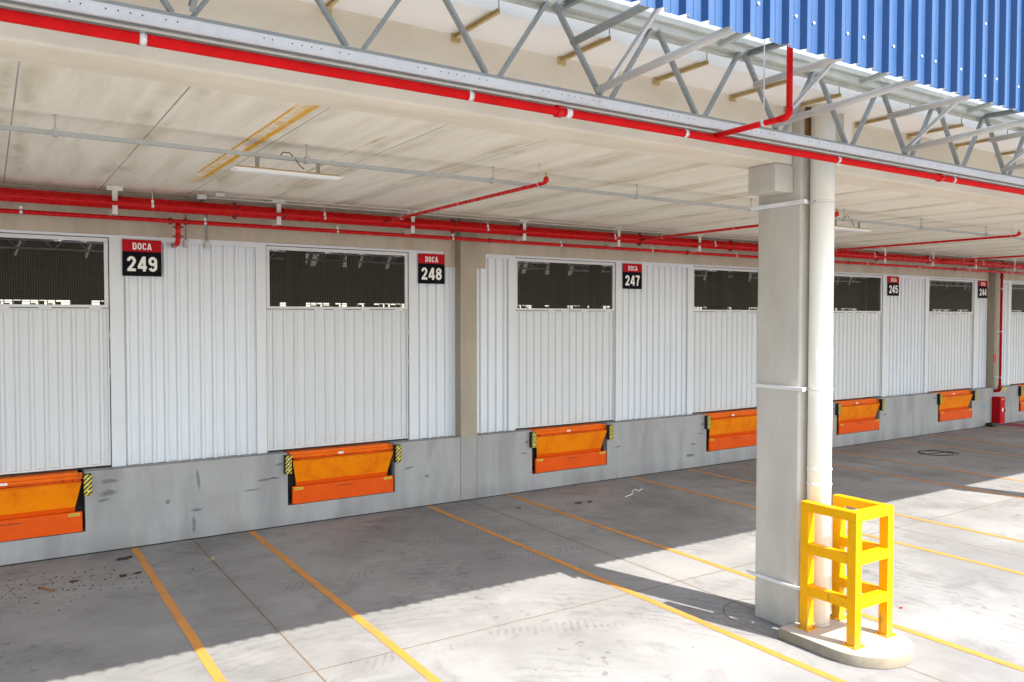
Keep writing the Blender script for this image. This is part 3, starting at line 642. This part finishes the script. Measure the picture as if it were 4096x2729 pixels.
# cable rail with rods
M_RAIL = paint('cable_rail_steel', (.46, .48, .46), .45, .1, .12, 7, .75)
t = empty('cable_rail', (12, -4.6, 5.13), 'thin grey steel cable rail hung on rods under the ceiling', 'cable rail')
m = MB(); m.box(XA, XB, -4.622, -4.618, 5.11, 5.15).box(XA, XB, -4.582, -4.578, 5.11, 5.15).box(XA, XB, -4.6175, -4.5825, 5.146, 5.150).box(XA, XB, -4.6175, -4.608, 5.11, 5.114).box(XA, XB, -4.592, -4.5825, 5.11, 5.114); m.build('rail', M_RAIL, t)
for k in range(-2, 22):
    x = .555 + 2.36 * k; m = MB(); rod(m, x, -4.6, 5.15, 5.3, .006); m.box(x - .022, x + .022, -4.632, -4.568, 5.098, 5.165).tube((x, -4.6, 5.285), (x, -4.6, 5.299), .014, 8); m.build('hanger', M_RAIL, t)
def lamp(x0, label):
    x1 = x0 + 1.17; t = empty('strip_light', ((x0 + x1) / 2, -4.6, 4.93), label, 'ceiling light', 'unlit strip lights under the cable rail')
    m = MB(); m.box(x0 + .02, x1 - .02, -4.655, -4.545, 4.975, 5.0); m.build('housing', M_TAN, t, bevel=.01)
    m = MB(); k = len(m.v); m.v += [(x0, -4.70, 4.974), (x1, -4.70, 4.974), (x1, -4.50, 4.974), (x0, -4.50, 4.974), (x0 + .05, -4.66, 4.945), (x1 - .05, -4.66, 4.945), (x1 - .05, -4.54, 4.945), (x0 + .05, -4.54, 4.945)]
    for q in ((0, 3, 2, 1), (4, 5, 6, 7), (0, 1, 5, 4), (1, 2, 6, 5), (2, 3, 7, 6), (3, 0, 4, 7)): m.face([k + i for i in q][::-1])
    m.build('diffuser', M_LAMP, t)
    for u in (.22, .78):
        m = MB(); xx = x0 + (x1 - x0) * u; m.box(xx - .02, xx + .02, -4.608, -4.592, 5.001, 5.109); m.build('mount', M_GALV, t)
    m = MB(); m.path([(x0 + .5, -4.6, 5.15), (x0 + .53, -4.6, 5.19), (x0 + .6, -4.6, 5.19), (x0 + .66, -4.62, 5.12), (x0 + .7, -4.63, 5.06), (x0 + .75, -4.62, 5.03)], .0055, 8); m.build('cord', M_BLK, t)
lamp(2.13, 'white strip light hanging near the yellow ceiling stain'); lamp(11.87, 'white strip light just right of the front column')

# conduit pair, junction box and struts
t = empty('electrical_conduit', (12, -.68, 5.21), 'pair of thin pale conduits running from a grey box above the red pipes', 'conduit')
MB().tube((2.74, -.62, 5.215), (XB, -.62, 5.215), .011, 10).build('conduit', M_GALVD, t); MB().tube((2.9, -.76, 5.245), (XB, -.76, 5.245), .009, 10).build('conduit', M_GALVD, t)
MB().box(2.62, 2.75, -.66, -.58, 5.185, 5.25).build('junction_box', M_BOX, t, bevel=.005); MB().box(2.85, 2.98, -.80, -.72, 5.22, 5.275).build('junction_box', M_BOX, t, bevel=.005)
for k in range(10):
    x = 3.2 + 2.9 * k; m = MB(); rod(m, x, -.62, 5.22, 5.3, .004); m.box(x - .03, x + .03, -.78, -.60, 5.228, 5.236); m.build('conduit_hanger', M_CLIP, t)
for x, y in ((2.60, -.62), (2.80, -.7)): MB().bar((x, y, 5.228), (x, .19, 5.228), .02, .03).build('conduit_strut', M_GALV, t)
for x, lb in ((2.62, 'thin grey conduit with a small box, close behind the red drop stub'), (2.93, 'thin grey conduit with a small box, right of the red drop stub')):
    s = empty('wall_conduit', (x, .17, 4.6), lb, 'conduit', 'short wall conduits with end boxes')
    m = MB(); m.tube((x, .178, 5.2), (x, .178, 4.64), .011, 8); m.build('conduit', M_GALV, s)
    m = MB(); m.box(x - .035, x + .035, .135, .193, 4.53, 4.64); m.build('outlet_box', M_BOX, s, bevel=.006)

# ------------------------------------------------------------------ canopy: truss, braces, roof sheets, blue fascia
YT = -8.25
def xt(x, y0=-8.3): return x * (YT + 13.114) / (y0 + 13.114)
def zt(z, y0=-8.3): return 3.44 + (z - 3.44) * (YT + 13.114) / (y0 + 13.114)
cp = empty('steel_canopy', (8, YT, 5.1), 'steel lattice canopy with white roof sheets and blue corrugated fascia', 'canopy')
CX0, CX1 = -9.0, 48.0
zb, ztp = zt(5.12), zt(5.84)
m = MB(); m.box(CX0, CX1, YT - .035, YT + .035, zb - .004, zb); m.box(CX0, CX1, YT - .035, YT - .031, zb - .095, zb - .0045); m.box(CX0, CX1, YT + .031, YT + .035, zb - .095, zb - .0045)
m.box(CX0, CX1, YT - .060, YT - .0355, zb - .098, zb - .094).box(CX0, CX1, YT + .0355, YT + .06, zb - .098, zb - .094)
bc = m.build('bottom_chord', M_GALVL, cp); MB().box(CX0, CX1, YT - .0385, YT - .0355, zb - .020, zb - .001).build('chord_lip', M_GALV, bc)
m = MB(); x = CX0 + .3
while x < CX1 - 1:
    for q in (0, .05, .17, .23, .29, .35, .47, .53): m.tube((x + q, YT - .0358, zb - .048), (x + q, YT - .0352, zb - .048), .0046, 8)
    x += 1.01
m.build('punched_holes', M_PIT, bc)
m = MB(); m.tube((CX0, YT - .02, zb - .118), (CX1, YT - .02, zb - .118), .010, 8).tube((CX0, YT + .02, zb - .122), (CX1, YT + .02, zb - .122), .010, 8); m.build('cable_conduit', M_GALVD, cp)
# top chord (hat section with inner lip)
m = MB(); m.box(CX0, CX1, YT - .045, YT - .041, ztp - .045, ztp).box(CX0, CX1, YT - .0405, YT + .0405, ztp - .004, ztp - .0005).box(CX0, CX1, YT + .041, YT + .045, ztp - .13, ztp)
m.box(CX0, CX1, YT - .0405, YT - .012, ztp - .048, ztp - .044).box(CX0, CX1, YT - .0115, YT - .0075, ztp - .115, ztp - .044).box(CX0, CX1, YT - .007, YT + .0405, ztp - .118, ztp - .114)
m.box(CX0, CX1, YT + .0455, YT + .075, ztp - .152, ztp - .148).box(CX0, CX1, YT + .041, YT + .0450, ztp - .150, ztp - .1305)
tc = m.build('top_chord', M_GALVD, cp)
bn = [xt(.93 + 1.018 * k) for k in range(-9, 40)]; pitch = bn[1] - bn[0]; tn = [x + pitch * .455 for x in bn]
z0, z1 = zb, ztp - .11
m0 = None
for k, x in enumerate(bn):
    if x > 42: break
    for sgn, xo, xtp in ((1, x + .05, x + pitch * .455), (-1, x - .05, x - pitch * (1 - .455) + .07)):
        m = MB(); m.angle((xo, YT, z0), (xtp, YT, z1), .042, .004, up=(0, -1, 0)); m.build('diagonal', M_GALV, cp)
# outriggers, braces to the fascia frame (they carry on up behind the fascia)
YF = -9.93; ZF = 5.075; FLIP = False
def sc_(x): return xt(x)
def strut(p0, p1, r, mat, name, sq=False):
    m = MB()
    if sq: m.angle(p0, p1, r * 2, .004)
    else: m.tube(p0, p1, r, 14)
    # bolted end plate
    m.tube((p0[0] - .012, p0[1], p0[2]), (p0[0] + .012, p0[1], p0[2]), r * .6, 8)
    return m.build(name, mat, cp)
zl = zt(5.16); zu = zt(5.47)
for k in range(-1, 9):
    xl = xt(3.93 + 2.01 * k); xu = xt(3.655 + 2.0 * k)
    if k != -1:
        strut((xl - .03, YT - .03, zl), (xl - .03, YF + .09, zl + .085), .030, M_TUBE, 'lower_brace')
        strut((xl + .06, YT - .03, zl + .04), (xl + .06, YF + .09, zl + 1.18), .019, M_GALVL, 'rising_brace', True)
        strut((xu, YT - .03, zu), (xu, YF + .09, zu + .04), .030, M_TUBE if k else M_GALV, 'upper_brace')
    strut((xt(5.23 + 1.985 * (k - 1)), YT - .02, ztp - .10), (xt(5.23 + 1.985 * (k - 1)), YF + .09, ztp + .06), .026, M_GALVD, 'outrigger', True)
    strut((xt(5.58 + 1.985 * (k - 1)), YT - .02, ztp - .115), (xt(5.58 + 1.985 * (k - 1)), YF + .09, ztp - .15), .026, M_GALV, 'outrigger', True)
strut((xt(1.0), YT - .03, zl), (xt(1.0), YF + .09, zl + 1.0), .026, M_GALV, 'rising_brace', True)
# roof sheets
m = MB(); pts = trap(CX0, CX1, .172, .022, .045, .038, .02)
m.profile(pts, lambda u, d, v: (u, v, ztp + .04 - d + (-7.42 - v) * .02), -7.43, YF + .06); m.build('roof_sheet', M_ROOFW, cp, solid=.001)
# fascia: blue trapezoidal sheet, ridge toward the yard
ph = (2.91 * (YF + 13.114) / (-10.07 + 13.114)) % .1702
m = MB(); pts = trap(CX0, CX1, .1702, .014, .033, .042, 0)
x0p = pts[0][0]
off = (ph - (CX0 - .1702 + .014 + .033)) % .1702
pts = trap(CX0, CX1, .1702, .014, .033, .042, off)
m.profile(pts, lambda u, d, v: (u, YF + .02 - d, v), ZF, 6.15); fa = m.build('fascia_sheet', [M_BLUE, M_SHEETBACK], cp, solid=.0012); fa.modifiers['thick'].material_offset = 1; fa.modifiers['thick'].material_offset_rim = 1; fa.modifiers['thick'].offset = 1 if FLIP else -1
m = MB()
for i, (x, z) in enumerate([(3.566 + .262 * k + .03 * math.sin(3 * k), 5.185 + .006 * math.cos(5 * k)) for k in range(-8, 60)] + [(6.02 + 1.66 * k, 5.56) for k in range(-3, 14)] + [(3.45 + 2.1 * k + .2 * math.sin(k), 5.9) for k in range(-2, 10)]):
    kk = (YF + 13.114) / 3.044; x *= kk; z = 3.44 + (z - 3.44) * kk
    # seat each screw on the nearest valley
    x = ph + .1702 * round((x - ph) / .1702) + .075
    m.tube((x, YF + .018, z), (x, YF + .008, z), .0095, 8)
m.build('fascia_screw', M_CLIP, fa)
m = MB()
for k in range(-10, 30):
    x = ph + .1702 * (5 * k + 3) + .022; m.box(x, x + .004, YF + .0155, YF + .0185, ZF + .001, 6.14)
m.build('sheet_lap', M_BACK, fa)
m = MB(); m.box(CX0, CX1, YF + .045, YF + .085, 5.62, 5.70); m.build('fascia_rail', M_GALV, cp); MB().box(CX0, CX1, YF + .045, YF + .085, 6.08, 6.14).build('fascia_rail', M_GALV, cp)

# gutter on tan brackets
gt = empty('roof_gutter', (8, -7.7, 5.70), 'long pale sheet gutter carried on tan brackets along the front beam', 'gutter')
m = MB(); m.box(CX0, CX1, -8.0, -7.425, 5.700, 5.704).box(CX0, CX1, -8.004, -8.0005, 5.700, ztp - .02); m.build('trough', M_GUT, gt)
for x in (-.1, 1.0, 2.10, 3.17, 4.22, 5.33, 6.38, 7.22, 8.48, 9.53, 10.60, 11.67, 12.74, 13.8, 14.9, 16, 17.1):
    m = MB(); m.angle((x, -7.45, 5.674), (x, -8.09, 5.674), .036, .004); m.box(x - .036, x + .036, -7.445, -7.4205, 5.635, 5.698)
    b = m.build('gutter_bracket', M_TAN, gt)
    m = MB(); rod(m, x + .01, -8.06, 5.68, ztp - .03, .005); m.build('hanger_rod', M_GALV, b)
m = MB(); m.box(7.98, 8.13, -7.6, -7.44, 5.16, 5.699)
for z in (5.25, 5.31, 5.37): m.box(7.97, 8.14, -7.61, -7.4395, z, z + .02)
m.build('outlet_duct', M_PVC, gt)
tag(MB().box(7.40, 7.56, -7.555, -7.5305, 5.36, 5.695).build('packing_board', M_RUST), 'brown timber packing board at the head of the front column', 'board')

# red line under the truss, riser to the roof
t = empty('canopy_sprinkler_pipe', (8, YT, 4.96), 'bright red pipe slung beneath the lower edge of the steel canopy truss', 'pipe')
pz = zt(4.955); m = MB(); m.tube((CX0, YT, pz), (CX1, YT, pz), .032, 20); m.build('pipe', M_REDF, t)
for x in (.737, 2.796, 4.84, 6.873, 8.93, 10.95, 13, 15):
    x = xt(x); m = MB(); m.tube((x - .018, YT, pz), (x + .018, YT, pz), .036, 20); m.box(x - .016, x + .016, YT - .01, YT + .01, pz + .030, zb - .1); m.build('pipe_clip', M_CLIP, t)
for x in (3.545, 8.66):
    x = xt(x); m = MB(); m.tube((x - .025, YT, pz), (x + .025, YT, pz), .045, 18).box(x - .016, x + .016, YT - .06, YT + .06, pz - .012, pz + .012); c = m.build('coupling', M_RED, t, bevel=.003)
m = MB(); m.tube((xt(3.61), YT, pz), (xt(3.66), YT, pz), .0328, 20); m.build('paper_tag', M_LBLW, t)
xr = xt(5.17) + .01
yr = -9.02
m = MB(); m.tube((xr, YT, pz + .02), (xr, yr + .06, pz + .025), .024, 16); m.path([(xr, yr + .08, pz + .025), (xr, yr + .03, pz + .03), (xr, yr + .005, pz + .05), (xr, yr, pz + .09)], .029, 14); m.tube((xr, yr, pz + .07), (xr, yr, ztp + .03), .024, 16)
rs = m.build('riser', M_REDF, t)
m = MB(); m.tube((xr, -8.76, pz + .025), (xr, -8.79, pz + .025), .028, 14); rod(m, xr, -8.775, pz + .05, ztp, .005); m.build('hanger', M_CLIP, rs)

# ------------------------------------------------------------------ downpipe, guard, island at the front column
def post_set(cx, near):
    w = 'at the near front column' if near else 'at the next front column'
    zc = .12
    t = empty('kerb_island', (cx, -8.2, 0), 'raised pale concrete island with rounded end ' + w, 'kerb island', 'column islands')
    ys, ye, r = -7.515, -8.17, .49
    poly = [(cx - r, ys), (cx - r, ye)] + [(cx - r * math.cos(a), ye - r * math.sin(a)) for a in [math.pi * i / 28 for i in range(1, 28)]] + [(cx + r, ye), (cx + r, ys)]
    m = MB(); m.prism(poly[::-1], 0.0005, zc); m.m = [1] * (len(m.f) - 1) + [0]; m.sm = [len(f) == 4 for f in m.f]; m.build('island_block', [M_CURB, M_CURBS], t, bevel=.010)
    # downpipe
    t = empty('downpipe', (cx, -7.66, zc), 'tall round cream downpipe standing ' + w, 'downpipe', 'column downpipes')
    px, py, pr = cx - .025, -7.665, .124
    m = MB(); m.tube((px, py, zc + .0005), (px, py, 5.699), pr, 40); m.build('pipe', M_PVC, t)
    for z in (1.64, 1.80): MB().tube((px, py, z), (px, py, z + .022), pr + .007, 40).build('joint_ring', M_PVC, t, bevel=.003)
    m = MB(); m.tube((px, py, zc + .0005), (px, py, zc + .03), pr + .008, 36); m.build('foot_ring', M_CURB, t)
    for z in (4.68, 2.67, .50):
        x0 = cx - .2; m = MB(); m.box(x0 - .012, x0 - .0035, -7.60, -6.86, z - .020, z + .020).box(x0 - .050, x0 - .0125, -7.60, -6.86, z + .015, z + .020)
        m.box(x0 - .05, x0 - .001, -7.608, -7.6005, z - .020, z + .020).box(x0, px - .07, -7.56, -7.552, z - .020, z + .018)
        b = m.build('strap_angle', M_LBLW, t)
        if z > 1:
            m = MB(); m.path([(px + (pr + .008) * math.cos(a), py + (pr + .008) * math.sin(a), z) for a in [math.pi * (.85 + 1.3 * i / 20) for i in range(21)]], .008, 8)
            m.build('ring_clamp', M_CLIP, b)
    # guard
    t = empty('steel_guard', (cx, -7.95, zc), 'yellow square tube guard round the downpipe ' + w, 'guard rail', 'yellow column guards')
    xa, xb, ya, yb, s = cx - .30, cx + .25, -7.64, -8.20, .10
    ztop = 1.485; h = .095
    for px_, py_ in ((xa, ya - .1 + .1), (xa, yb), (xb, yb), (xb, ya)):
        m = MB(); m.box(px_, px_ + s, py_ - s + .0, py_, zc + .008, ztop - h - .001); p = m.build('post', M_YEL, t, bevel=.004)
        m = MB(); m.box(px_ - .035, px_ + s + .035, py_ - s - .03, py_ + .03, zc + .0005, zc + .0075)
        q = m.build('base_plate', M_YEL, p)
        for ax in (px_ - .02, px_ + s + .02):
            for ay in (py_ - s - .012, py_ + .012): MB().tube((ax, ay, zc + .0078), (ax, ay, zc + .03), .007, 6).build('anchor_bolt', M_TAN, p)
    for i, (za, zb_) in enumerate(((ztop - h, ztop), (.945, 1.045), (.495, .595))):
        top = i == 0; e = 0 if top else .001
        y_in = ya if top else ya - s - e
        m = MB(); m.box(xa, xa + s, yb + (0 if top else e), y_in, za, zb_); m.build('side_rail', M_YEL, t, bevel=.003)
        m = MB(); m.box(xb, xb + s, yb + (0 if top else e), y_in, za, zb_); m.build('side_rail', M_YEL, t, bevel=.003)
        m = MB(); m.box(xa if top else xa + s + e, xb + s if top else xb - e, yb - s, yb - (.0008 if top else 0), za, zb_); m.build('front_rail', M_YEL, t, bevel=.003)
post_set(7.55, True)
post_set(17.29, False)

# ------------------------------------------------------------------ litter on the floor
def flake(name, pts, z, mat, label, cat, h=.012):
    m = MB(); m.prism(pts, .001, .001 + h)
    return tag(m.build(name, mat), label, cat)
def blob(cx, cy, rx, ry, n=18, j=.45, rot=0):
    o = []
    for i in range(n):
        a = 2 * math.pi * i / n; r = 1 + random.uniform(-j, j); x, y = rx * r * math.cos(a), ry * r * math.sin(a)
        o.append((cx + x * math.cos(rot) - y * math.sin(rot), cy + x * math.sin(rot) + y * math.cos(rot)))
    return o
flake('dirt_clump', blob(1.60, -.56, .085, .05, rot=.3), 0, M_DIRT, 'dark flattened clump of dirt at the head of the leftmost yellow line', 'debris', .02)
flake('dirt_clump', blob(1.47, -1.40, .055, .035, rot=.5), 0, M_DIRT, 'brown crumbled clump just left of the leftmost yellow line', 'debris', .02)
flake('dirt_clump', blob(1.66, -1.36, .05, .022, rot=.4), 0, M_DIRT, 'thin dark smear of dirt touching the leftmost yellow line', 'debris', .012)
m = MB(); m.path([(.50, -1.33, .012), (.56, -1.42, .014), (.62, -1.53, .012), (.66, -1.58, .01)], .013, 6); m.path([(.55, -1.40, .014), (.50, -1.43, .012)], .008, 6); tag(m.build('twig', M_LEAF), 'short brown broken twig on the floor at lower left', 'twig')
flake('dirt_clump', blob(.90, -1.29, .05, .022), 0, M_DIRT, 'small dark clod between the twig and the yellow line', 'debris')
flake('leaf', blob(2.66, -1.22, .06, .012, 10, .3, .8), 0, M_LBLY, 'single yellowish leaf beside the nearest floor joint', 'leaf', .006)
flake('dirt_clump', blob(9.14, -1.36, .07, .035), 0, M_DIRT, 'small brown dropping right of the line by the wall column', 'debris')
flake('dirt_clump', blob(9.39, -1.39, .05, .025), 0, M_DIRT, 'smaller brown crumb beside the dropping', 'debris')
flake('dirt_clump', blob(8.0, -1.08, .05, .02), 0, M_DIRT, 'brown crumb left of the yellow line by the wall column', 'debris')
flake('plastic_scrap', blob(9.02, -7.72, .018, .012), 0, M_RED, 'tiny red scrap on the sunlit floor right of the guard', 'scrap')
m = MB(); m.path([(10.2, -1.45, .01), (10.45, -1.36, .012), (10.62, -1.18, .02), (10.8, -1.05, .012), (10.95, -1.10, .01), (10.78, -1.2, .012), (10.7, -1.13, .03)], .008, 5); tag(m.build('plastic_strap', M_LBLW), 'crumpled white plastic strap on the floor below dock 247', 'strap')
m = MB(); pts = []
for i in range(46):
    a = 2 * math.pi * i / 30; r = 1 + .12 * (i / 45); pts.append((20.12 + .38 * r * math.cos(a), -1.95 + .36 * r * math.sin(a), .012 + .006 * math.sin(i)))
pts += [(20.6, -2.0, .012), (20.55, -2.3, .012)]
m.path(pts, .008, 6); tag(m.build('cable_loop', M_BLK), 'loop of black cable lying on the floor right of the front column', 'cable')
# dry crumbs nobody could count
m = MB()
for i in range(330):
    if i < 200: x, y = random.gauss(.8, .7), random.gauss(-1.45, .38)
    elif i < 280: x, y = random.uniform(0, 14), random.uniform(-3.5, -.2)
    else: x, y = random.uniform(0, 16), random.uniform(-8, -.2)
    r = random.uniform(.004, .011) * (1.15 if i < 200 else .7)
    m.prism(blob(x, y, r, r * .6, 5, .3, random.random() * 3), .001, .004 + r * .3)
tag(m.build('floor_crumbs', M_DIRT), 'scattered dry leaf crumbs and grit on the floor', 'debris', kind='stuff')
# black tyre and scrape marks on the dock wall: thin rubber deposits
def scuff(x, z, w, h, rot, lb, grp=None):
    m = MB(); pts = blob(0, 0, w * 1.2, h * 1.5, 20, .1, rot); m.prism(pts, 0, .0008); m.v = [(x + a, -.0012 - c, z + b) for a, b, c in m.v]
    tag(m.build('wall_scuff', M_SCUFF), lb, 'scuff mark', grp)
g = NB('rubber_scuff', .9, 0, .1); g.col((.15, .155, .165)); gx, gy, gz = g.xyz(g.tc.outputs['Generated'])
def sq_(v): v = g.math('MULTIPLY', g.math('SUBTRACT', v, .5), 2); return g.math('MULTIPLY', v, v)
rr_ = g.math('SQRT', g.math('ADD', sq_(gx), sq_(gz))); a_ = g.math('MULTIPLY', g.ramp(g.math('ADD', rr_, g.math('MULTIPLY', g.math('SUBTRACT', g.noise(g.P, 9, 4, .6), .5), 1.6)), .2, .9, 1, 0), g.ramp(rr_, .7, 1, .2, 0)); g.put(g.b.inputs['Alpha'], a_); M_SCUFF = g.m
for q in ((1.47, 1.03, .16, .035, .02, 'upper of two grey smudges right of the dock 249 bumper'), (1.45, .86, .15, .04, -.05, 'lower of two grey smudges right of the dock 249 bumper'),
          (2.72, .95, .02, .2, .15, 'tall curved grey tyre scuff on the wall between docks 249 and 248'), (2.28, .63, .06, .022, .9, 'short slanting scuff left of the tall curved scuff'),
          (3.55, .66, .17, .012, .07, 'thin horizontal scuff low left of the dock 248 leveler'), (3.75, .80, .14, .014, .12, 'thin horizontal scuff nearest the left of the dock 248 bumper'),
          (2.70, .45, .11, .022, 0, 'grey smudge below the tall curved scuff'), (2.65, .22, .03, .12, 0, 'arrow-like grey scuff near the wall foot'), (6.7, .55, .08, .02, .4, 'grey scuff right of the dock 248 leveler'),
          (13.5, .55, .14, .02, .1, 'bluish scuff left of the dock 246 leveler'), (13.4, .3, .18, .03, .1, 'lower bluish scuff left of the dock 246 leveler')):
    scuff(*q)
for k, l in enumerate(LEV[1:7]):
    dn = 249 - k
    for q in ((l - .24, 1.02, .10, .012, .35, 'upper thin rub mark left of the dock %d leveler' % dn), (l - .30, .80, .12, .010, -.2, 'lower thin rub mark left of the dock %d leveler' % dn), (l + 2.10, .72, .13, .014, .25, 'thin rub mark right of the dock %d leveler' % dn)): scuff(q[0] + .05 * math.sin(7 * k), q[1] + .04 * math.cos(5 * k), *q[2:], 'thin rubber marks beside the dock levelers')
